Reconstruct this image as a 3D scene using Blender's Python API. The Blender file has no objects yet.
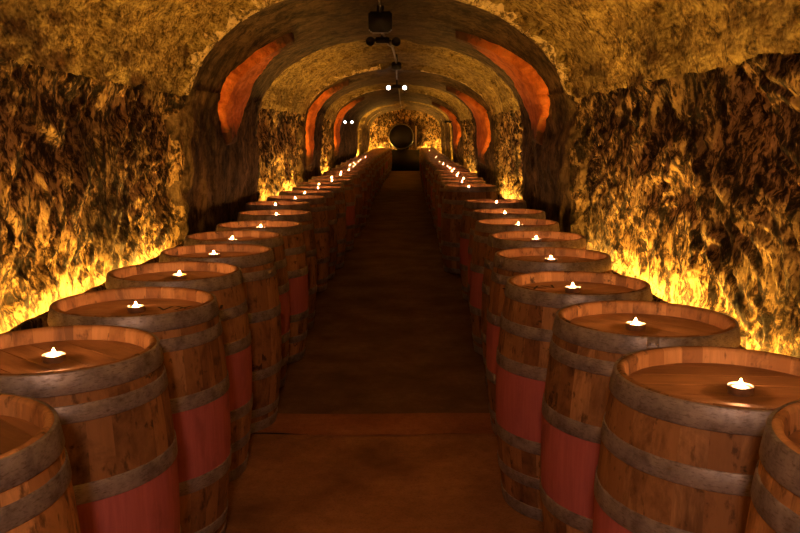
import bpy, bmesh, math, random
from mathutils import Vector, Matrix, noise
C = bpy.context.scene.collection
PI = math.pi
random.seed(7)

# ------------------------------------------------------------------ helpers
def link(name, verts, faces, mats, parent=None, midx=None, smooth=True):
    me = bpy.data.meshes.new(name)
    me.from_pydata([tuple(v) for v in verts], [], faces)
    for m in (mats if isinstance(mats, (list, tuple)) else [mats]):
        me.materials.append(m)
    if midx: me.polygons.foreach_set('material_index', midx)
    me.polygons.foreach_set('use_smooth', [smooth] * len(me.polygons))
    me.update()
    o = bpy.data.objects.new(name, me)
    C.objects.link(o)
    if parent: o.parent = parent
    return o

def tag(o, label=None, cat=None, group=None, kind=None):
    if label: o['label'] = label
    if cat: o['category'] = cat
    if group: o['group'] = group
    if kind: o['kind'] = kind
    return o

def empty(name, loc=(0, 0, 0), rz=0):
    o = bpy.data.objects.new(name, None)
    o.location = loc; o.rotation_euler = (0, 0, rz)
    o.empty_display_size = .1
    C.objects.link(o)
    return o

def kids(o):
    return [c for c in bpy.data.objects if c.parent == o]

class MB:
    def __init__(s): s.v = []; s.f = []
    def lathe(s, prof, n=32, closed_ends=False, rfun=None, M=None):
        b = len(s.v)
        for r, z in prof:
            for i in range(n):
                a = 2 * PI * i / n
                rr = r * (rfun(i) if rfun else 1)
                p = Vector((rr * math.cos(a), rr * math.sin(a), z))
                s.v.append(M @ p if M else p)
        for k in range(len(prof) - 1):
            for i in range(n):
                j = (i + 1) % n
                s.f.append((b + k*n + i, b + k*n + j, b + (k+1)*n + j, b + (k+1)*n + i))
        if closed_ends:
            s.f.append(tuple(b + i for i in range(n))[::-1])
            s.f.append(tuple(b + (len(prof)-1)*n + i for i in range(n)))
        return s
    def box(s, c, d, M=None, bev=0.0):
        bm = bmesh.new()
        bmesh.ops.create_cube(bm, size=1)
        for v in bm.verts: v.co = Vector((v.co.x*d[0], v.co.y*d[1], v.co.z*d[2]))
        if bev > 0:
            bmesh.ops.bevel(bm, geom=bm.edges[:] , offset=bev, segments=2, affect='EDGES')
        for v in bm.verts: v.co += Vector(c)
        s.add(bm, M); return s
    def add(s, bm, M=None):
        b = len(s.v)
        bm.verts.index_update()
        s.v += [(M @ v.co) if M else v.co.copy() for v in bm.verts]
        s.f += [tuple(b + v.index for v in f.verts) for f in bm.faces]
        bm.free()
    def tube(s, pts, r, n=8):
        b = len(s.v); pts = [Vector(p) for p in pts]
        for k, p in enumerate(pts):
            t = (pts[min(k+1, len(pts)-1)] - pts[max(k-1, 0)]).normalized()
            up = Vector((0, 0, 1)) if abs(t.z) < .9 else Vector((1, 0, 0))
            u = t.cross(up).normalized(); w = u.cross(t)
            for i in range(n):
                a = 2*PI*i/n
                s.v.append(p + r*(u*math.cos(a) + w*math.sin(a)))
        for k in range(len(pts)-1):
            for i in range(n):
                j = (i+1) % n
                s.f.append((b+k*n+i, b+k*n+j, b+(k+1)*n+j, b+(k+1)*n+i))
        s.f.append(tuple(b+i for i in range(n))[::-1])
        s.f.append(tuple(b+(len(pts)-1)*n+i for i in range(n)))
        return s
    def build(s, name, mat, parent=None, smooth=True):
        o = link(name, s.v, s.f, mat, parent, smooth=smooth)
        bm = bmesh.new(); bm.from_mesh(o.data)
        bmesh.ops.recalc_face_normals(bm, faces=bm.faces); bm.to_mesh(o.data); bm.free()
        return o

# ------------------------------------------------------------------ materials
class NT:
    def __init__(s, name):
        s.m = bpy.data.materials.new(name); s.m.use_nodes = True
        s.t = s.m.node_tree; s.t.nodes.clear()
        s.out = s.n('ShaderNodeOutputMaterial')
        s.p = s.n('ShaderNodeBsdfPrincipled'); s.l(s.p.outputs[0], s.out.inputs[0])
    def n(s, typ, **kw):
        x = s.t.nodes.new(typ)
        for k, v in kw.items(): setattr(x, k, v)
        return x
    def l(s, a, b): s.t.links.new(a, b)
    def put(s, sock, v):
        if hasattr(v, 'is_output'): s.l(v, sock)
        else: sock.default_value = v
    def math(s, op, a, b=0.0, c=None):
        x = s.n('ShaderNodeMath', operation=op)
        s.put(x.inputs[0], a); s.put(x.inputs[1], b)
        if c is not None: s.put(x.inputs[2], c)
        return x.outputs[0]
    def mix(s, f, a, b, blend='MIX'):
        x = s.n('ShaderNodeMix', data_type='RGBA', blend_type=blend)
        s.put(x.inputs[0], f)
        s.put(x.inputs[6], (*a, 1) if isinstance(a, tuple) and len(a) == 3 else a)
        s.put(x.inputs[7], (*b, 1) if isinstance(b, tuple) and len(b) == 3 else b)
        return x.outputs[2]
    def ramp(s, f, stops):
        x = s.n('ShaderNodeValToRGB'); e = x.color_ramp.elements
        while len(e) < len(stops): e.new(.5)
        for el, (p, c) in zip(e, stops):
            el.position = p; el.color = (*c, 1) if len(c) == 3 else c
        s.put(x.inputs[0], f); return x.outputs[0]
    def rng(s, v, a, b, lo=0.0, hi=1.0):
        x = s.n('ShaderNodeMapRange'); s.put(x.inputs[0], v)
        for i, q in enumerate((a, b, lo, hi)): x.inputs[1+i].default_value = q
        return x.outputs[0]
    def co(s, scale=(1, 1, 1), loc=None, which='Object'):
        t = s.n('ShaderNodeTexCoord'); mp = s.n('ShaderNodeMapping')
        s.l(t.outputs[which], mp.inputs[0]); mp.inputs['Scale'].default_value = scale
        if loc is not None: s.put(mp.inputs['Location'], loc)
        return mp.outputs[0]
    def noise(s, vec, scale, detail=5, rough=.6, dist=0.0):
        x = s.n('ShaderNodeTexNoise'); s.l(vec, x.inputs['Vector'])
        x.inputs['Scale'].default_value = scale; x.inputs['Detail'].default_value = detail
        x.inputs['Roughness'].default_value = rough; x.inputs['Distortion'].default_value = dist
        return x.outputs[0]
    def bump(s, h, strength=.5, dist=.01):
        x = s.n('ShaderNodeBump'); x.inputs['Strength'].default_value = strength
        x.inputs['Distance'].default_value = dist; s.l(h, x.inputs['Height'])
        s.l(x.outputs[0], s.p.inputs['Normal'])
    def fin(s, col=None, rough=None, metal=None, spec=None):
        for k, v in (('Base Color', col), ('Roughness', rough), ('Metallic', metal), ('Specular IOR Level', spec)):
            if v is not None:
                if isinstance(v, tuple) and len(v) == 3: v = (*v, 1)
                s.put(s.p.inputs[k], v)
        return s.m

def plain(name, col, rough=.5, metal=0, emit=None, es=0):
    m = NT(name)
    v = m.noise(m.co(), 40, 3)
    c = m.mix(m.rng(v, .3, .7), tuple(x*.8 for x in col), tuple(min(1, x*1.15) for x in col))
    m.fin(c, rough, metal)
    if emit:
        m.p.inputs['Emission Color'].default_value = (*emit, 1)
        m.p.inputs['Emission Strength'].default_value = es
    return m.m

def rock_mat(name, dark, mid, light, bump=.6, stretch=(1, 1, .45), scale=1.0, soot=.5, chips=True, dist=.035, soft=0):
    m = NT(name)
    c = m.co(stretch)
    a = m.noise(c, 6*scale, 9, .7, .3 if soft else 1.1)
    b = m.noise(c, 24*scale, 6, .7, .6)
    big = m.noise(m.co(), 1.1, 4, .6)
    k = m.math('ADD', m.math('MULTIPLY', a, .62), m.math('MULTIPLY', b, .38))
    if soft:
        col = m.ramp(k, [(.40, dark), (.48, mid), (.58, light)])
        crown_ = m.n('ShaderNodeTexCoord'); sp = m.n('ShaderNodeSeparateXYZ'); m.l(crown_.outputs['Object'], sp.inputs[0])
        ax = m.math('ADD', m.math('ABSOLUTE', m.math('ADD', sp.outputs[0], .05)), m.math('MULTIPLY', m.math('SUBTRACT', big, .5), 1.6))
        col = m.mix(m.rng(ax, .95, .25, 0, .72), col, (.05, .028, .010))     # shade along the crown, painted into the colour
    else:
        col = m.ramp(k, [(.455, dark), (.50, mid), (.545, light)])
    col = m.mix(m.rng(big, .42, .62, 0, soot), col, dark)
    h = m.math('ADD', a, m.math('MULTIPLY', b, .6))
    if chips:
        v = m.n('ShaderNodeTexVoronoi', feature='F1'); m.l(c, v.inputs['Vector']); v.inputs['Scale'].default_value = 34
        h = m.math('SUBTRACT', h, m.math('MULTIPLY', v.outputs['Distance'], .5))
    m.bump(h, bump, dist)
    return m.fin(col, .85, 0, .2)

M_wall = rock_mat('rough_tuff', (.016, .009, .004), (.15, .08, .028), (.62, .40, .16), 1.0, (1, 1, .5), 1.6, .8, True, .04)
M_arch = rock_mat('arch_rock_painted_shade', (.012, .007, .003), (.085, .05, .02), (.22, .14, .06), .9, (1, 1, .6), 1.0, .5, False, .03, .8)  # shade of the unlit arch zones, put into a darker rock colour
M_rim = rock_mat('broken_arch_edge_painted_light', (.12, .08, .03), (.5, .36, .16), (.8, .62, .33), .8, (1, 1, 1), 1.6, .1, False, .02)  # strip light catching the arch edges, painted as a paler colour
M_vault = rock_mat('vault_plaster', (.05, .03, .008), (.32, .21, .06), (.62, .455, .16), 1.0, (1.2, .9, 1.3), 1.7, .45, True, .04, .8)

def pillar_mat():
    m = NT('terracotta_band')
    c = m.co()
    a = m.noise(c, 9, 6, .65)
    b = m.noise(c, 60, 4, .6)
    col = m.ramp(a, [(.3, (.55, .11, .02)), (.55, (.92, .26, .045)), (.8, (.95, .33, .08))])
    col = m.mix(m.rng(b, .5, .8, 0, .4), col, (.3, .1, .04))
    at_ = m.n('ShaderNodeAttribute', attribute_name='worn')
    k = m.math('ADD', m.math('MULTIPLY', at_.outputs['Fac'], 1.05), m.math('MULTIPLY', m.math('SUBTRACT', a, .5), 1.1))
    col = m.mix(m.rng(k, .38, .85), col, (.085, .035, .012))
    m.bump(m.math('ADD', a, b), .6, .02)
    return m.fin(col, .75, 0, .2)
M_terra = pillar_mat()

def floor_mat(name, a, b, c_):
    m = NT(name)
    c = m.co()
    n1 = m.noise(c, 2.2, 6, .6); n2 = m.noise(c, 18, 6, .7); n3 = m.noise(c, 90, 3, .7)
    col = m.ramp(n1, [(.3, a), (.5, b), (.7, c_)])
    col = m.mix(m.rng(n2, .4, .7, 0, .5), col, a)
    col = m.mix(m.rng(n3, .5, .75, 0, .45), col, tuple(x*.4 for x in a))
    m.bump(m.math('ADD', n2, m.math('MULTIPLY', n3, .4)), .35, .012)
    return m.fin(col, .8, 0, .25)
M_slab = floor_mat('worn_concrete', (.20, .095, .035), (.38, .19, .08), (.52, .27, .12))
M_thresh = floor_mat('reddish_threshold', (.22, .085, .035), (.38, .155, .065), (.5, .24, .11))
M_earth = floor_mat('dark_earth', (.10, .055, .026), (.19, .11, .055), (.27, .165, .085))

BH = .95
def wood_mat(name, red=False, tone=(1, 1, 1)):
    m = NT(name)
    tc = m.n('ShaderNodeTexCoord'); sp = m.n('ShaderNodeSeparateXYZ'); m.l(tc.outputs['Object'], sp.inputs[0])
    oi = m.n('ShaderNodeObjectInfo')
    ang = m.math('ARCTAN2', sp.outputs[1], sp.outputs[0])
    st = m.math('FLOOR', m.math('ADD', m.math('MULTIPLY', ang, 28/(2*PI)), .0001))
    wn = m.n('ShaderNodeTexWhiteNoise', noise_dimensions='2D')
    cb = m.n('ShaderNodeCombineXYZ'); m.l(st, cb.inputs[0]); m.l(m.math('MULTIPLY', oi.outputs['Random'], 37), cb.inputs[1])
    m.l(cb.outputs[0], wn.inputs['Vector'])
    sh = m.n('ShaderNodeCombineXYZ'); m.l(m.math('MULTIPLY', oi.outputs['Random'], 91), sh.inputs[0]); m.l(m.math('MULTIPLY', wn.outputs[0], 5), sh.inputs[2])
    grain = m.noise(m.co((1, 1, .07), sh.outputs[0]), 70, 5, .65, .3)
    blot = m.noise(m.co((1, 1, .6), sh.outputs[0]), 6, 6, .68, .5)
    fine = m.noise(m.co((1, 1, .5), sh.outputs[0]), 30, 4, .6)
    T = lambda c: tuple(x*y for x, y in zip(c, tone))
    base = m.ramp(wn.outputs[0], [(0, T((.27, .125, .048))), (.5, T((.40, .205, .08))), (1, T((.54, .30, .13)))])
    col = m.mix(m.rng(grain, .4, .7, 0, .5), base, T((.24, .12, .045)))
    col = m.mix(m.rng(blot, .48, .64, 0, .8), col, T((.10, .045, .018)))
    # bands of grime by the hoops
    col = m.mix(m.rng(fine, .58, .68, 0, .7), col, (.04, .02, .01))
    stain = m.noise(m.co((1, 1, 1.4), sh.outputs[0]), 4.5, 5, .75)
    col = m.mix(m.rng(stain, .61, .66, 0, .85), col, (.025, .014, .009))
    if red:
        z = m.math('DIVIDE', sp.outputs[2], BH)
        wob = m.math('ADD', z, m.math('MULTIPLY', m.math('SUBTRACT', fine, .5), .006))
        k = m.math('MULTIPLY', m.math('GREATER_THAN', wob, .365), m.math('LESS_THAN', wob, .635))
        rc = m.mix(m.rng(grain, .35, .7, 0, .5), (.56, .165, .16), (.36, .09, .085))
        rc = m.mix(m.rng(blot, .55, .7, 0, .35), rc, (.16, .05, .035))
        col = m.mix(k, col, rc)
    m.bump(m.math('ADD', grain, m.math('MULTIPLY', fine, .5)), .4, .004)
    return m.fin(col, .62, 0, .35)
M_wood = wood_mat('oak_staves')
M_woodr = wood_mat('oak_staves_wine_red_belly', True)
M_woodp = wood_mat('pale_oak_staves', False, (1.5, 1.5, 1.4))

def head_mat():
    m = NT('oak_barrel_head')
    tc = m.n('ShaderNodeTexCoord'); sp = m.n('ShaderNodeSeparateXYZ'); m.l(tc.outputs['Object'], sp.inputs[0])
    oi = m.n('ShaderNodeObjectInfo')
    st = m.math('FLOOR', m.math('ADD', m.math('MULTIPLY', sp.outputs[0], 11), .5))
    wn = m.n('ShaderNodeTexWhiteNoise', noise_dimensions='2D')
    cb = m.n('ShaderNodeCombineXYZ'); m.l(st, cb.inputs[0]); m.l(m.math('MULTIPLY', oi.outputs['Random'], 37), cb.inputs[1])
    m.l(cb.outputs[0], wn.inputs['Vector'])
    sh = m.n('ShaderNodeCombineXYZ'); m.l(m.math('MULTIPLY', oi.outputs['Random'], 91), sh.inputs[0]); m.l(m.math('MULTIPLY', wn.outputs[0], 5), sh.inputs[1])
    grain = m.noise(m.co((1, .08, 1), sh.outputs[0]), 60, 5, .6, .4)
    blot = m.noise(m.co((1, .5, 1), sh.outputs[0]), 7, 5, .65)
    base = m.ramp(wn.outputs[0], [(0, (.30, .145, .055)), (1, (.46, .235, .09))])
    col = m.mix(m.rng(grain, .4, .7, 0, .55), base, (.22, .1, .04))
    col = m.mix(m.rng(blot, .48, .7, 0, .7), col, (.14, .065, .028))
    m.bump(grain, .3, .003)
    return m.fin(col, m.rng(blot, .3, .7, .38, .6), 0, .4)
M_head = head_mat()

def steel_mat():
    m = NT('weathered_steel_hoop')
    oi = m.n('ShaderNodeObjectInfo')
    sh = m.n('ShaderNodeCombineXYZ'); m.l(m.math('MULTIPLY', oi.outputs['Random'], 50), sh.inputs[0])
    a = m.noise(m.co((1, 1, 1), sh.outputs[0]), 14, 6, .7); b = m.noise(m.co((1, 1, 4), sh.outputs[0]), 60, 4, .6)
    col = m.ramp(a, [(.3, (.17, .15, .145)), (.5, (.38, .35, .34)), (.7, (.55, .52, .51))])
    col = m.mix(m.rng(b, .52, .72, 0, .7), col, (.13, .075, .04))
    m.bump(m.math('ADD', a, m.math('MULTIPLY', b, .4)), .15, .003)
    return m.fin(col, m.rng(b, .3, .7, .36, .6), .5, .5)
M_steel = steel_mat()
M_alu = plain('tealight_aluminium', (.75, .7, .65), .3, .9)
M_wax = NT('candle_wax'); M_wax.p.inputs['Subsurface Weight'].default_value = .3
M_wax.p.inputs['Subsurface Radius'].default_value = (.01, .006, .003)
M_wax = M_wax.fin((.85, .78, .62), .4)
M_wick = plain('charred_wick', (.02, .015, .01), .9)
def emis(name, col, s):
    m = NT(name); e = m.n('ShaderNodeEmission'); e.inputs[0].default_value = (*col, 1); e.inputs[1].default_value = s
    m.l(e.outputs[0], m.out.inputs[0]); return m.m
M_flame = emis('candle_flame', (1, .43, .16), 1700)
M_rope = emis('rope_light_glow', (1, .525, .085), 270)
M_rope2 = emis('rope_light_glow_strong', (1, .525, .085), 620)
M_bulb = emis('halogen_bulb', (1, .78, .6), 22)
M_black = plain('black_metal', (.015, .013, .012), .5, .3)
M_conduit = plain('dark_conduit', (.05, .04, .03), .5, .2)
M_ink = plain('burnt_lettering', (.03, .018, .01), .8)
M_pale = plain('pale_painted_post', (.6, .5, .35), .6)

# ------------------------------------------------------------------ tunnel shape
def lerp_tab(tab, y):
    if y <= tab[0][0]: return tab[0][1]
    for (a, va), (b, vb) in zip(tab, tab[1:]):
        if y <= b: return va + (vb-va)*(y-a)/(b-a)
    return tab[-1][1]
END = 36.0
cx = lambda y: lerp_tab([(0, -.05), (7, -.13), (13, 0), (20, 0), (36, .25)], y)
gz = lambda y: lerp_tab([(8, 0), (12, .05), (36, .22)], y)
PIL = {-1: [(6.35, 9.0), (13.0, 15.3), (18.6, 26.2), (29.4, 30.6), (32.4, 33.4)],
        1: [(6.75, 9.3), (13.3, 16.0), (20.2, 23.8), (27.0, 29.0), (31.5, 33)]}
def sm(x): x = max(0, min(1, x)); return x*x*(3-2*x)
def inpil(y, s, w=.06):
    return max([sm((y-a)/w)*sm((b-y)/w) for a, b in PIL[s]] + [0])
def taper(y, s):
    for a, b in PIL[s]:
        if a - .1 <= y <= b + .1: return 1 - sm((y-a-.1)/.8)
    return 0
def halfw(y, s):
    p = inpil(y, s)
    bay = lerp_tab([(6, 1.64), (9, 1.60), (36, 1.57)], y)
    return bay*(1-p) + (1.44 + .09*taper(y, s))*p
def crown(y, s):
    p = inpil(y, s)
    bay = lerp_tab([(0, 2.88), (6, 2.83), (9, 2.76), (14, 2.68), (36, 2.68)], y)
    pil = lerp_tab([(7, 2.62), (13, 2.48), (36, 2.46)], y)
    return bay*(1-p) + (pil + .08*taper(y, s))*p
SPR = 1.58; EN = 2.2
def vault(y, s, h):
    b = crown(y, s) - SPR
    t = max(0, min(1, (h-SPR)/b))
    return halfw(y, s)*(1 - t**EN)**(1/EN)

def ys(y0=-2.5, f=.0037):
    out = []; y = y0
    while y < END:
        out.append(y)
        y += .07 if y < 2.3 else max(.012, f*y)
    out.append(END); return out
YS = ys()
NV = noise
def rockdisp(y, h, s):
    q = Vector((y, h, s*7.3))
    w1 = NV.noise(q*2.3); w2 = NV.noise(q*2.3 + Vector((11, 5, 3))); w3 = NV.noise(q*7 + Vector((1, 2, 3)))
    lean = .55*math.sin(y*1.1 + s*1.3) + .3*math.sin(y*2.9)
    u, v = y + .20*w1 + lean*(h-1.3) + .035*w3, h + .20*w2 + .03*w3
    f1 = NV.voronoi(Vector((u*7.5, v*3.6, 2+s)))[0]
    f2 = NV.voronoi(Vector((u*17, v*9.5, 5+s)))[0]
    a = abs(NV.noise(Vector((u*13, v*5.5, 9+s))))
    c = NV.noise(Vector((y*1.6, h*1.5, 4*s)))
    d = NV.noise(Vector((u*3.6, v*2.6, 5*s)))
    e = NV.noise(Vector((y*45, h*36, 5*s)))
    return .060*(.45 - f1[0]) + .030*(f1[1]-f1[0]) + .030*(.35 - f2[0]) + .05*(.2 - a) + .06*c + .055*d + .007*e
LEDGE = .69
LO = {-1: -.01, 1: -.09}
def build_wall(s):
    HS = [0, .3, .6, .725, .755, .773, .78, .7801, .7802, .745, .6901, .69, .69, .705, .73, .755] + [.765 + .0112*i for i in range(0, 104)]
    HS = HS[:16] + [HS[16] + LO[s] + (h-HS[16])*(1.92-HS[16]-LO[s])/(1.92-HS[16]) for h in HS[16:]]
    XO = [.15, .15, .15, .15, .152, .149, .140, .130, .120, .112, .108, .06, .02]
    V = []; F = []
    n = len(HS)
    for y in YS:
        p = inpil(y, s, .2)
        for k, h in enumerate(HS):
            z0 = gz(y)
            if 3 <= k < 16: z0 += LO[s]
            if k < len(XO):
                hw = halfw(y, s)
                x = hw - XO[k]*(1-.72*p) + (.014*NV.noise(Vector((y*3, h*5, s))) if k < 9 else 0)
                if 3 <= k <= 9: z0 += .008*NV.noise(Vector((y*5, 3, s)))
            else:
                hw = vault(y, s, h)
                amp = (.95 if p < .5 else .38) * (sm((h-.70-LO[s])/.13)*.8+.2)
                if y > 22: amp *= .55
                x = hw - (rockdisp(y, h, s)-.02)*amp - .038*p*sm((h-.9)/.4)
            V.append((cx(y) + s*x, y, z0 + h))
    for i in range(len(YS)-1):
        for k in range(n-1):
            q = (i*n+k, i*n+k+1, (i+1)*n+k+1, (i+1)*n+k)
            F.append(q if s > 0 else q[::-1])
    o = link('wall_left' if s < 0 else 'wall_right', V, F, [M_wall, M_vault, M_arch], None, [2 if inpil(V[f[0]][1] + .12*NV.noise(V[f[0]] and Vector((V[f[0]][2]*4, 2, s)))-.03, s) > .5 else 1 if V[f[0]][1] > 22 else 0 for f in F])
    tag(o, 'rough chiselled dark rock wall along the %s side of the tunnel' % ('left' if s < 0 else 'right'), 'wall', kind='structure')
    return o
wl, wr = build_wall(-1), build_wall(1)
YS = ys(f=.005)

# vault: from ragged lower edge of the left over crown to the right
def build_ceiling():
    N = 128; V = []; F = []
    for y in YS:
        for k in range(N+1):
            t = k/N; s = -1 if t < .5 else 1
            w = sm((t-.42)/.16)                   # blend left/right values at the crown
            yr = y; y = yr + .045*NV.noise(Vector((t*22, 3, 1))) + .015*NV.noise(Vector((t*60, 3, yr*.5)))
            hwv = halfw(y, -1)*(1-w) + halfw(y, 1)*w
            cr = crown(y, -1)*(1-w) + crown(y, 1)*w
            b = cr - SPR
            edge = 1.885 + .03*NV.noise(Vector((y*3, s*3, 1))) + .012*NV.noise(Vector((y*13, s*3, 1)))
            e0 = math.asin(min(1, ((edge-SPR)/b)**(EN/2)))
            ph = e0 + (PI/2-e0)*(1-abs(2*t-1))**.9
            x = hwv*max(0, math.cos(ph))**(2/EN); z = SPR + b*math.sin(ph)**(2/EN)
            p = max(inpil(y, s), 0)
            lip = .045*(1-p)*sm(1-(1-abs(2*t-1))/.22) + .01
            q = Vector((y*.9, ph*1.5*s, s))
            r = .05*NV.noise(q*1.3) + .022*NV.noise(Vector((y*3.2, ph*9*s, 3))) + .012*NV.noise(Vector((y*8, ph*26*s, 3))) + .006*NV.noise(Vector((y*30, ph*40*s, 6)))
            r *= (1 - .8*p)
            # ragged rim just where the next arch begins
            rim = max([math.exp(-((y-a+.02)/.07)**2) for a, _ in PIL[s]] + [0])
            r -= rim*(.05*abs(NV.noise(Vector((ph*9*s, 2, 8)))) + .03*NV.noise(Vector((ph*28, y*8, 8))))
            step = sum(q_*sm((yy_+.06-y+.06*NV.noise(Vector((t*14, yy_, 0))))/.07) for yy_, q_ in ((4.55, -.05), (3.1, -.04), (11.2, -.04)))
            d = lip + r + .05*(1-p) + step*(1-p)
            nx, nz = math.cos(ph), math.sin(ph)
            V.append((cx(y) + s*(x - d*nx), yr, gz(y) + z - d*nz)); y = yr
    n = N+1
    for i in range(len(YS)-1):
        for k in range(N):
            F.append((i*n+k, i*n+k+1, (i+1)*n+k+1, (i+1)*n+k))
    MI = []
    for f in F:
        q = V[f[0]]; sd = -1 if f[0] % n < N/2 else 1
        t = (f[0] % n)/N
        yj = q[1] + .045*NV.noise(Vector((t*22, 3, 1))) + .015*NV.noise(Vector((t*60, 3, q[1]*.5)))
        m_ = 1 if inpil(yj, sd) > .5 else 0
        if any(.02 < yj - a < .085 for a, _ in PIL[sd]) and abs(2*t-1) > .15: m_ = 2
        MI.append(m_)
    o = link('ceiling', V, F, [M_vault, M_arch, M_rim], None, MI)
    tag(o, 'golden brown rock vault of the tunnel', 'ceiling', kind='structure')
build_ceiling()

# terracotta bands on the arches
def band(side, y0, y1, h0, a1, lab, idx):
    """a tapered skin of terracotta plaster on the haunch of an arch, standing a little proud"""
    V = []; F = []; N = 100; NY = 26; WR = []
    arc = []
    for j in range(NY+1):
        for k in range(N+1):
            t = k/N
            wd = (sm(t/.3)*.85+.15) * (1 - .9*sm((t-.35)/.65))
            yc = y0*.45 + y1*.55
            y = yc + (y1-y0)*wd*(j/NY-.5) + (.05*NV.noise(Vector((t*7, 9*side, y0))) + .02*NV.noise(Vector((t*30, j/NY*2, y0))))
            b = crown(y, side) - SPR; hwv = halfw(y, side)
            L0 = SPR - h0; a = t*(L0 + a1)
            if a < L0: x = hwv; z = h0 + a; nx, nz = 1, 0
            else:
                ph = PI/2*(a-L0)/1.9
                x = hwv*max(0, math.cos(ph))**(2/EN); z = SPR + b*math.sin(ph)**(2/EN); nx, nz = math.cos(ph), math.sin(ph)
            e_ = min(1, min(j, NY-j)/1.5)
            d = -.08 + .165*sm(e_)*sm(t/.06+.1)*sm((1-t)/.06+.1)
            d += .014*NV.noise(Vector((y*4, a*6, side))) + .008*NV.noise(Vector((y*20, a*22, side)))
            WR.append(max(1-sm(t/.30), 1-sm((1-t)/.45), .35*(1-sm(e_))))
            V.append((cx(y) + side*(x - d*nx), y, gz(y) + z - d*nz))
    n = N+1
    for i in range(NY):
        for k in range(N):
            F.append((i*n+k, i*n+k+1, (i+1)*n+k+1, (i+1)*n+k))
    o = link('trim_%d' % idx, V, F, M_terra)
    at_ = o.data.attributes.new('worn', 'FLOAT', 'POINT'); at_.data.foreach_set('value', WR)
    tag(o, lab, 'arch', 'terracotta arch bands', 'structure')
band(-1, 7.0, 7.85, 1.45, 1.25, 'orange terracotta band on the left of the nearest arch', 1)
band(1, 7.2, 8.2, 1.45, 1.45, 'orange terracotta band on the right of the nearest arch', 2)
band(-1, 13.2, 13.6, 1.0, 1.3, 'orange terracotta band on the left of the second arch', 3)
band(1, 13.5, 14.9, 1.0, 1.3, 'orange terracotta band on the right of the second arch', 4)
band(-1, 18.8, 19.3, 1.0, 1.3, 'orange terracotta band on the left of the third arch', 6)
band(1, 20.5, 21.9, 1.0, 1.3, 'orange terracotta band on the right of the third arch', 7)

# floor
def floor_part(name, y0, y1, zoff, mat, label, ny, nx=40, lip=0.0, x0=-1.8, x1=1.8, wob=0):
    V = []; F = []
    for j in range(ny+1):
        for i in range(nx+1):
            y = y0 + (y1-y0)*j/ny
            x = x0 + (x1-x0)*i/nx + (cx(y) if y > 6 else -.08)
            yy = y + (wob*NV.noise(Vector((x*2.2, 7 if j == ny else 3, 0))) if j in (0, ny) else 0)
            z = gz(y) + zoff + .008*NV.noise(Vector((x*1.3, y*1.1, 0))) + .003*NV.noise(Vector((x*9, y*7, 0)))
            if lip and j == ny: z -= lip
            V.append((x, yy, z))
    n = nx+1
    for j in range(ny):
        for i in range(nx):
            F.append((j*n+i, j*n+i+1, (j+1)*n+i+1, (j+1)*n+i))
    return tag(link(name, V, F, mat), label, 'floor', kind='structure')
floor_part('floor', -2.5, 4.22, 0, M_slab, 'worn brown concrete floor between the nearest barrels', 60)
floor_part('trim_5', 4.2, 4.58, .006, M_thresh, 'reddish worn strip across the floor between concrete and dark earth', 8, wob=.05, lip=.02)
floor_part('floor.001', 4.5, END, -.012, M_earth, 'dark earth floor running down the tunnel', 120)

# back wall behind camera closes the tube; end wall
def plug(name, y, mat, label, amp, n=70):
    V = []; F = []
    for j in range(n+1):
        for i in range(n+1):
            x = cx(y) - 1.9 + 3.8*i/n; h = -.05 + 3.0*j/n
            d = amp*(2.2*NV.noise(Vector((x*2.2, h*2.2, 3))) + 1.2*abs(NV.noise(Vector((x*6, h*5, 5)))))
            if h < .8: d = -amp*2
            V.append((x, y + d*(1 if y > 0 else -1), gz(y) + h))
    for j in range(n):
        for i in range(n):
            a = j*(n+1)+i; F.append((a, a+1, a+n+2, a+n+1))
    tag(link(name, V, F, mat), label, 'wall', kind='structure')
plug('wall_back', END-.15, M_wall, 'dark rock wall closing the far end of the tunnel', .08)
plug('wall_front', -2.45, M_wall, 'rock wall behind the camera', .05, 20)

# ------------------------------------------------------------------ rope lights on the ledges
def rope(s, y0, y1, label):
    pts = []
    n = max(2, int((y1-y0)/.3))
    for i in range(n+1):
        y = y0 + (y1-y0)*i/n
        pts.append((cx(y) + s*(halfw(y, s) - .075), y, gz(y) + LEDGE + LO[s] + .022))
    root = empty('light_strip', (pts[0][0], y0, gz(y0)+LEDGE+LO[s]))
    tag(root, label, 'light strip', 'glowing light strips on the rock ledges')
    off = Vector(root.location)
    P = [Vector(p)-off for p in pts]
    MB().tube([p for p in P], .011, 8).build('tube', M_rope if y0 < 20 else M_rope2, root)
    c0 = None
    for i in range(1, len(P), 4):
        if c0 is None: c0 = MB().box((0, 0, -.014), (.026, .03, .012)).build('clip', M_black, root); c = c0
        else: c = c0.copy(); C.objects.link(c)
        c.parent = root; c.location = P[i]
bays_l = [(-1.5, 6.2), (9.15, 12.85), (15.5, 18.4), (26.4, 29.2), (30.8, 32.2), (33.6, 35.7)]
bays_r = [(-1.5, 6.6), (9.45, 13.15), (16.15, 20.0), (24.0, 26.8), (29.2, 31.3), (33.2, 35.7)]
nm = ['in the bay nearest the camera', 'in the second bay, beyond the first orange arch', 'in the third bay down the tunnel',
      'in the fourth bay down the tunnel', 'in the fifth bay down the tunnel', 'in the last bay by the end wall']
for i, (a, b) in enumerate(bays_l): rope(-1, a, b, 'glowing light strip on left ledge ' + nm[i])
for i, (a, b) in enumerate(bays_r): rope(1, a, b, 'glowing light strip on right ledge ' + nm[i])

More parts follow.
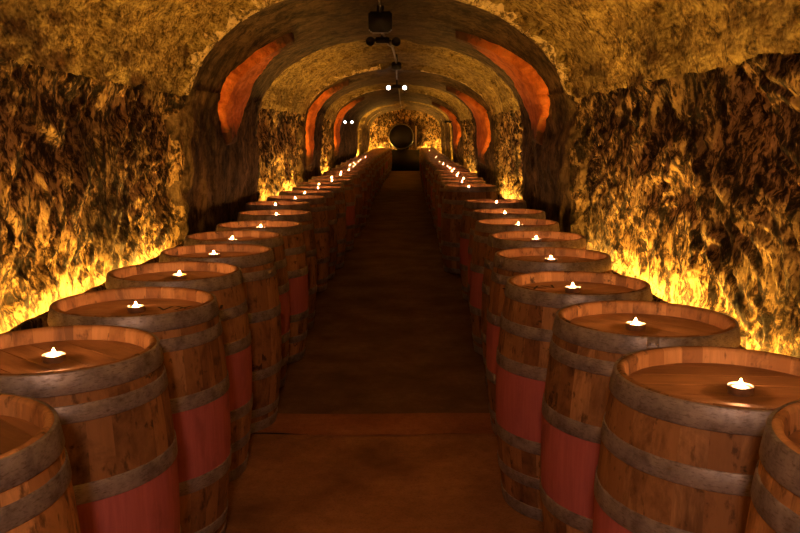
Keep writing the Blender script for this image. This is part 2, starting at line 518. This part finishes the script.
# ------------------------------------------------------------------ barrels
RT, RB = .290, .333
def rad(t): return RB - (RB-RT)*(2*t-1)**2
NS = 28
def body_mesh(hi=True):
    mb = MB()
    per = 4 if hi else 1
    n = NS*per
    rf = (lambda i: 1 - (.0045 if i % per == 0 else 0)) if hi else None
    prof = [(rad(0)-.022, .0)]
    K = 22 if hi else 8
    for k in range(K+1):
        t = k/K; prof.append((rad(t) - (.004 if k in (0, K) else 0), t*BH))
    prof += [(RT-.009, BH+.003), (RT-.019, BH+.001), (RT-.024, BH-.008), (RT-.027, BH-.055)]
    mb.lathe(prof, n, rfun=rf)
    return mb
def hoop_mb(t0, t1, hi=True, top=False):
    mb = MB()
    a = rad(t0) + .0005; b = rad(t1) + .0005; th = .0035
    if top: th = .0045
    z0, z1 = t0*BH, t1*BH
    mid = rad((t0+t1)/2)
    prof = [(a-.004, z0), (a+th-.001, z0), (a+th, z0+.002), (mid+th+.0008, (z0+z1)/2), (b+th, z1-.002), (b+th-.001, z1), (b-.004, z1)]
    mb.lathe(prof, 84 if hi else 28)
    if hi:
        for k, da in enumerate((-.035, .035)):
            for zz in (.33, .67):
                bm = bmesh.new(); bmesh.ops.create_uvsphere(bm, u_segments=8, v_segments=5, radius=.0052)
                ang = .6 + da
                mb.add(bm, Matrix.Translation(((mid+th)*math.cos(ang), (mid+th)*math.sin(ang), z0+(z1-z0)*zz)) )
        # overlapped hoop end
        b0 = len(mb.v)
        for z, r in ((z0+.001, a), (z1-.001, b)):
            for q in range(7):
                ang = .55 + .12*q/6 - .01
                for rr in (r+th-.001, r+th+.0022):
                    mb.v.append(Vector((rr*math.cos(ang), rr*math.sin(ang), z)))
        L = 14
        for q in range(6):
            o = b0 + 2*q
            mb.f.append((o+1, o+3, o+L+3, o+L+1)); mb.f.append((o, o+2, o+3, o+1)); mb.f.append((o+L, o+L+1, o+L+3, o+L+2))
        for o in (b0, b0+12): mb.f.append((o, o+1, o+L+1, o+L))
    return mb
HEADZ = BH - .042
def head_mb(hi=True):
    mb = MB()
    R = RT - .0255
    if not hi:
        mb.lathe([(R, HEADZ-.02), (R, HEADZ), (.001, HEADZ)], 28); return mb
    # boards with fine joints: slabs clipped to the circle
    edges = [-R, -2.5/11, -1.5/11, -.5/11, .5/11, 1.5/11, 2.5/11, R]
    for a, b in zip(edges, edges[1:]):
        if b-a < .006: continue
        a2, b2 = max(-R, a+.0008), min(R, b-.0008)
        n = 10; base = len(mb.v)
        for z in (HEADZ-.02, HEADZ - .0012, HEADZ):
            for i in range(n+1):
                x = a2 + (b2-a2)*i/n
                if z == HEADZ: x = a2+.0012 + (b2-a2-.0024)*i/n
                yy = math.sqrt(max(1e-8, R*R - x*x))
                mb.v.append(Vector((x, yy, z))); mb.v.append(Vector((x, -yy, z)))
        L = 2*(n+1)
        for i in range(n):
            o = base + 2*L + 2*i
            mb.f.append((o, o+2, o+3, o+1))
        for lay in range(2):
            for i in range(n):
                for q in (0, 1):
                    o = base + lay*L + 2*i + q
                    mb.f.append((o, o+2, o+L+2, o+L))
            for i in (0, n):
                o = base + lay*L + 2*i
                mb.f.append((o, o+1, o+L+1, o+L))
    return mb
TOPS = {'A': [(.942, 1.0), (.80, .85), (.635, .69), (.31, .365), (.15, .20), (0, .058)],
        'B': [(.940, 1.0), (.862, .91), (.635, .69), (.31, .365), (.09, .138), (0, .06)]}
def make_barrel(style, wood):
    root = empty('wine_barrel')
    body_mesh().build('stave_body', wood, root)
    for i, (a, b) in enumerate(TOPS[style]):
        hoop_mb(a, b, True, i in (0, 5)).build('hoop', M_steel, root)
    head_mb().build('barrel_head', M_head, root, smooth=False)
    return root
def make_far(wood):
    mats = [wood, M_steel, M_head]
    V = []; F = []; MI = []
    for k, mb in [(0, body_mesh(False))] + [(1, hoop_mb(a, b, False)) for a, b in TOPS['A']] + [(2, head_mb(False))]:
        o = len(V); V += mb.v; F += [tuple(o+i for i in f) for f in mb.f]; MI += [k]*len(mb.f)
    o = link('wine_barrel', V, F, mats, None, MI)
    bm = bmesh.new(); bm.from_mesh(o.data); bmesh.ops.recalc_face_normals(bm, faces=bm.faces); bm.to_mesh(o.data); bm.free()
    return o

# tealight
def make_tealight():
    root = empty('tealight')
    mb = MB().lathe([(.001, 0), (.027, 0), (.0305, .002), (.0315, .020), (.0335, .0215), (.0318, .0222), (.030, .0205), (.0285, .012)], 28)
    mb.build('metal_cup', M_alu, root)
    MB().lathe([(.0290, .013), (.0288, .0175), (.010, .0180), (.001, .0182)], 28).build('wax', M_wax, root)
    MB().tube([(0, 0, .017), (.0008, 0, .022), (.0016, .0005, .0255)], .0009, 6).build('wick', M_wick, root)
    MB().lathe([(.0006, .0215), (.0034, .0235), (.0052, .0268), (.0046, .0305), (.0028, .0345), (.0012, .0375), (.0003, .0395)], 8).build('flame', M_flame, root)
    return root
tl0 = make_tealight()
tlk = kids(tl0)
protos = {}
for st in 'AB':
    for w, m in (('red', M_woodr), ('plain', M_wood), ('pale', M_woodp)):
        protos[(st, w)] = (make_barrel(st, m),)
pk = {k: kids(v[0]) for k, v in protos.items()}
farp = {'red': make_far(M_woodr), 'plain': make_far(M_wood)}
used = set()
def inst(key, root, children):
    if key not in used:
        used.add(key); return root, children
    r = root.copy(); C.objects.link(r); ch = []
    for c in children:
        d = c.copy(); C.objects.link(d); d.parent = r; ch.append(d)
    return r, ch

L = [(-1.01, 1.61), (-1.0, 2.33), (-.985, 3.03), (-1.025, 3.735), (-.985, 4.43), (-1.03, 5.12), (-.985, 5.80), (-1.02, 6.75)]
Rr = [(.955, 1.37), (.85, 2.055), (.825, 2.74), (.745, 3.432), (.79, 4.27), (.845, 5.1), (.845, 5.97), (.90, 6.86), (.915, 8.0)]
y = 7.75; k = 0
while y < 34.6:
    L.append((cx(y) - 1.0 + (.035 if k % 2 else -.02) + random.uniform(-.02, .02) + (.07 if y > 8.5 else 0), y)); y += .705 + random.uniform(0, .04); k += 1
y = 9.6; k = 0
while y < 34.6:
    Rr.append((cx(y) + .86 + (.03 if k % 2 else 0) + random.uniform(-.02, .02) + .03, y)); y += .70 + random.uniform(0, .05); k += 1

ORD = ['first', 'second', 'third', 'fourth', 'fifth', 'sixth', 'seventh', 'eighth', 'ninth', 'tenth', 'eleventh', 'twelfth',
       'thirteenth', 'fourteenth', 'fifteenth', 'sixteenth', 'seventeenth', 'eighteenth', 'nineteenth', 'twentieth']
def ordn(i):
    if i < 20: return ORD[i]
    t = ['twenty', 'thirty', 'forty', 'fifty'][(i+1)//10-2]
    if (i+1) % 10 == 0: return {'twenty': 'twentieth', 'thirty': 'thirtieth', 'forty': 'fortieth', 'fifty': 'fiftieth'}[t]
    return t + '-' + ORD[(i+1) % 10 - 1]
KL = [('B', 'pale'), ('B', 'red'), ('B', 'red'), ('A', 'red'), ('B', 'plain'), ('A', 'red'), ('A', 'red'), ('B', 'plain')]
KR = [('B', 'pale'), ('A', 'red'), ('B', 'red'), ('A', 'red'), ('B', 'red'), ('A', 'plain'), ('B', 'red'), ('A', 'red'), ('B', 'red')]
desc = {'pale': 'pale oak barrel with grey hoops', 'red': 'oak barrel with wine-red belly band', 'plain': 'bare oak barrel with grey hoops'}
NEAR = 15.0
# tealight offsets so the flames sit where the photo shows them
TLO = {(-1, 1): (0.0, 0.0), (1, 1): (.01, -.03), (1, 2): (-.03, .0), (1, 3): (-.02, .0)}
for side, rows, kinds in ((-1, L, KL), (1, Rr, KR)):
    sn = 'left' if side < 0 else 'right'
    for i, (x, yy) in enumerate(rows):
        rnd = random.Random(i*2+side)
        if i < len(kinds): st, w = kinds[i]
        else: st, w = rnd.choice('AB'), rnd.choice(['red', 'plain', 'plain'])
        if yy < NEAR:
            r, ch = inst((st, w), protos[(st, w)][0], pk[(st, w)])
        else:
            r, ch = inst(('far', w if w == 'red' else 'plain'), farp['red' if w == 'red' else 'plain'], [])
        r.location = (x, yy, gz(yy) + .004)
        r.rotation_euler = (0, 0, rnd.uniform(0, 2*PI))
        sc = 1.0
        if side > 0 and i == 0: sc = 1.075
        if side > 0 and i == 9: sc = 1.04
        r.scale = (1, 1, sc)
        place = ('%s from the front in the %s row' % (ordn(i), sn)) if i else ('cut off by the photo, at the %s bottom corner' % sn)
        tag(r, desc[w] + ', ' + place, 'barrel', 'wine barrels standing in the %s row' % sn)
        if i == 0 : continue                       # the photo shows no candle on these two
        t, tc = inst('tealight', tl0, tlk)
        t.scale = (1, 1, 1) if yy < 8 else (.9, .9, 1.1) if yy < 14 else (.6, .6, 1.05)
        dx, dy = TLO.get((side, i), (rnd.uniform(-.03, .03), rnd.uniform(-.02, .03)))
        t.location = (x+dx, yy+dy, gz(yy) + .004 + HEADZ*sc + .0005)
        tag(t, 'lit tealight on the %s barrel from the front, %s row' % (ordn(i), sn), 'candle', 'lit tealights along the %s row of barrels' % sn)
        if (side, i) in ((-1, 2), (1, 3)):
            cu = bpy.data.curves.new('lettering', 'FONT'); cu.body = 'VXX1' if side < 0 else '1XXV'
            cu.size = .10; cu.extrude = .0004; cu.align_x = 'CENTER'; cu.align_y = 'CENTER'; cu.space_character = 1.1
            to = bpy.data.objects.new('tmp', cu)
            dg = bpy.context.evaluated_depsgraph_get()
            C.objects.link(to); dg.update()
            me = bpy.data.meshes.new_from_object(to.evaluated_get(bpy.context.evaluated_depsgraph_get()))
            bpy.data.objects.remove(to)
            me.materials.clear(); me.materials.append(M_ink)
            lo = bpy.data.objects.new('lettering', me); C.objects.link(lo); lo.parent = r
            ang = (.32 if side < 0 else PI-.42)
            a0 = ang - r.rotation_euler[2]
            lo.location = (.205*math.cos(a0), .205*math.sin(a0), HEADZ+.0016)
            lo.rotation_euler = (0, 0, (.15 if side < 0 else .35) - r.rotation_euler[2])
            lo['label'] = 'dark burnt characters on the barrel head'
for k, v in list(protos.items()):
    if k not in used:
        for c in pk[k]: bpy.data.objects.remove(c)
        bpy.data.objects.remove(v[0])
# far tealights: shapes share one mesh each, nothing more to do

# ------------------------------------------------------------------ ceiling fittings
def ceil_z(y): return gz(y) + crown(y, 1)
# junction box
r = empty('junction_box', (-.16, 7.0, 2.42))
tag(r, 'black box hanging from the tunnel ceiling nearest the camera', 'junction box')
MB().box((0, 0, .07), (.19, .15, .15), bev=.012).build('housing', M_black, r)
MB().box((0, 0, .0), (.15, .12, .03), bev=.008).build('cover', M_black, r)
MB().lathe([(.03, 0), (.03, .06)], 12, True, M=Matrix.Translation((0, .02, .14))).build('ceiling_mount', M_black, r)
def twin(name, loc, rz, lab, bulbs, scale=1.0, sep=.13, tilt=.2, wall=False):
    r = empty(name, loc, rz); tag(r, lab, 'spotlight', 'twin spotlights')
    r.scale = (scale,)*3
    MB().box((0, .0, .0), (.14, .05, .06), bev=.006).build('bracket', M_black, r)
    for s in (-1, 1):
        Mx = Matrix.Translation((s*sep, -.03, -.02)) @ Matrix.Rotation(s*tilt, 4, 'Z') @ Matrix.Rotation(PI/2, 4, 'X')
        a = MB(); a.lathe([(.028, -.05), (.034, -.04), (.042, .03), (.046, .055), (.041, .056), (.036, .03), (.001, .02)], 18, M=Mx)
        hd = a.build('lamp_head', M_black, r)
        if bulbs:
            MB().lathe([(.001, .05), (.018, .047), (.030, .036), (.032, .026)], 14, M=Mx).build('bulb', M_bulb, hd)
        MB().tube([(s*.05, 0, 0), (s*sep, -.02, -.01)], .012).build('arm', M_black, r)
    if not wall:
        MB().tube([(0, 0, .02), (0, 0, .20)], .012).build('stem', M_black, r)
    else:
        MB().box((wall*.17, .03, 0), (.30, .04, .04), bev=.004).build('wall_bracket', M_black, r)
    return r
twin('spotlight', (-.17, 8.2, 2.48), .15, 'black unlit twin spotlight on the ceiling behind the black box', False, .95, .12)
twin('spotlight', (-.055, 13.75, 2.38), 0, 'black twin spotlight with two lit white bulbs below the second arch', True, 1, .125)
twin('spotlight', (-1.22, 20.0, 1.95), .0, 'small twin lit lamp high on the left wall far down the tunnel', True, .9, .085, wall=-1)
twin('spotlight', (1.22, 21.5, 1.98), .0, 'tiny unlit twin lamp high on the right wall far down the tunnel', False, .7, .07, wall=1)
r = empty('junction_box', (-.05, 11.8, 2.54))
tag(r, 'small black box on the ceiling cable between first and second arches', 'junction box')
MB().box((0, 0, 0), (.13, .12, .10), bev=.01).build('housing', M_black, r)
MB().lathe([(.02, 0), (.02, .14)], 10, True, M=Matrix.Translation((0, 0, .04))).build('ceiling_mount', M_black, r)
def run(pts, r, name, lab, cat):
    tag(MB().tube(pts, r, 8).build(name, M_conduit), lab, cat, 'cables along the tunnel crown')
run([(-.14, 2.5, 2.74), (-.14, 4.5, 2.70), (-.155, 6.0, 2.62), (-.155, 6.6, 2.56), (-.16, 6.9, 2.56)], .009, 'conduit', 'thin cable along the ceiling crown up to the nearest black box', 'cable')
run([(-.16, 7.09, 2.53), (-.165, 7.6, 2.50), (-.165, 8.1, 2.53), (-.12, 8.9, 2.52), (-.085, 9.5, 2.56), (-.06, 11.0, 2.58), (-.05, 11.72, 2.58)], .014, 'conduit', 'cable from the nearest black box down to the small box', 'cable')
run([(-.05, 11.86, 2.60), (-.05, 12.7, 2.55), (-.05, 13.3, 2.5), (-.05, 13.75, 2.5)], .012, 'conduit', 'cable from the small box to the lit twin spotlight', 'cable')
run([(-.05, 13.9, 2.48), (-.02, 15.5, 2.46), (0, 20, 2.44), (.05, 25, 2.46)], .012, 'conduit', 'farthest ceiling cable running down the tunnel', 'cable')

# ------------------------------------------------------------------ far end
y = 35.2
cs = empty('wine_cask', (0.05, y, gz(y)+1.42))
tag(cs, 'dark round cask head against the far end wall of the tunnel', 'cask')
Mr = Matrix.Rotation(PI/2, 4, 'X')
MB().lathe([(.46, -.35), (.54, -.1), (.54, .05), (.50, .30), (.47, .31), (.46, .27)], 40, M=Mr).build('stave_body', M_black, cs)
MB().lathe([(.508, .22), (.515, .24), (.508, .31), (.495, .312)], 40, M=Mr).build('hoop', M_steel, cs)
MB().lathe([(.465, .26), (.465, .275), (.001, .275)], 40, M=Mr).build('cask_head', M_black, cs)
st = MB().box((.15, 0, -.78), (1.35, .5, .86), bev=.02)
so = st.build('cask_stand', M_black); so.location = (0.05, y, gz(y)+1.21+.0)
tag(so, 'dark block under the round cask at the tunnel end', 'stand')
po = MB().box((0, 0, .5), (.07, .07, 1.0), bev=.006).build('post', M_pale)
po.location = (.66, 35.1, gz(34.9)+.862)
tag(po, 'pale upright post beside the round cask at the tunnel end', 'post')
def erope(x0, x1, lab):
    p = [(x0 + (x1-x0)*i/4, END-.25, gz(END)+.83) for i in range(5)]
    root = empty('light_strip', (x0, END-.25, gz(END)+.81)); tag(root, lab, 'light strip', 'glowing light strips on the rock ledges')
    P = [Vector(q)-Vector(root.location) for q in p]
    MB().tube(P, .011, 8).build('tube', M_rope2, root)
    MB().box((P[2].x, P[2].y, -.0), (abs(x1-x0), .05, .016)).build('clip', M_black, root)
erope(-.95, -.5, 'glowing light strip at the foot of the end wall, left of the cask')
erope(.95, 1.25, 'glowing light strip at the foot of the end wall, right of the post')

# ------------------------------------------------------------------ lights, world, camera
def pt(loc, col, w, rad_):
    l = bpy.data.lights.new('cellar_lamp', 'POINT'); l.color = col; l.energy = w; l.shadow_soft_size = rad_
    o = bpy.data.objects.new('cellar_lamp', l); o.location = loc; C.objects.link(o); return o
pt((-.1, -.7, 2.15), (1, .54, .35), 88, .12)
w = bpy.data.worlds.new('World'); bpy.context.scene.world = w; w.use_nodes = True
w.node_tree.nodes['Background'].inputs[0].default_value = (.02, .012, .005, 1)
w.node_tree.nodes['Background'].inputs[1].default_value = .2

cam = bpy.data.cameras.new('camera'); co = bpy.data.objects.new('camera', cam); C.objects.link(co)
cam.sensor_width = 36; cam.lens = 830/800*36; cam.clip_start = .05
co.location = (0, 0, 1.55)
co.rotation_euler = (math.radians(90 - 8.77), 0, 0)
sc = bpy.context.scene
sc.camera = co
sc.view_settings.view_transform = 'Standard'; sc.view_settings.look = 'None'
sc.view_settings.gamma = 1; sc.view_settings.exposure = 0
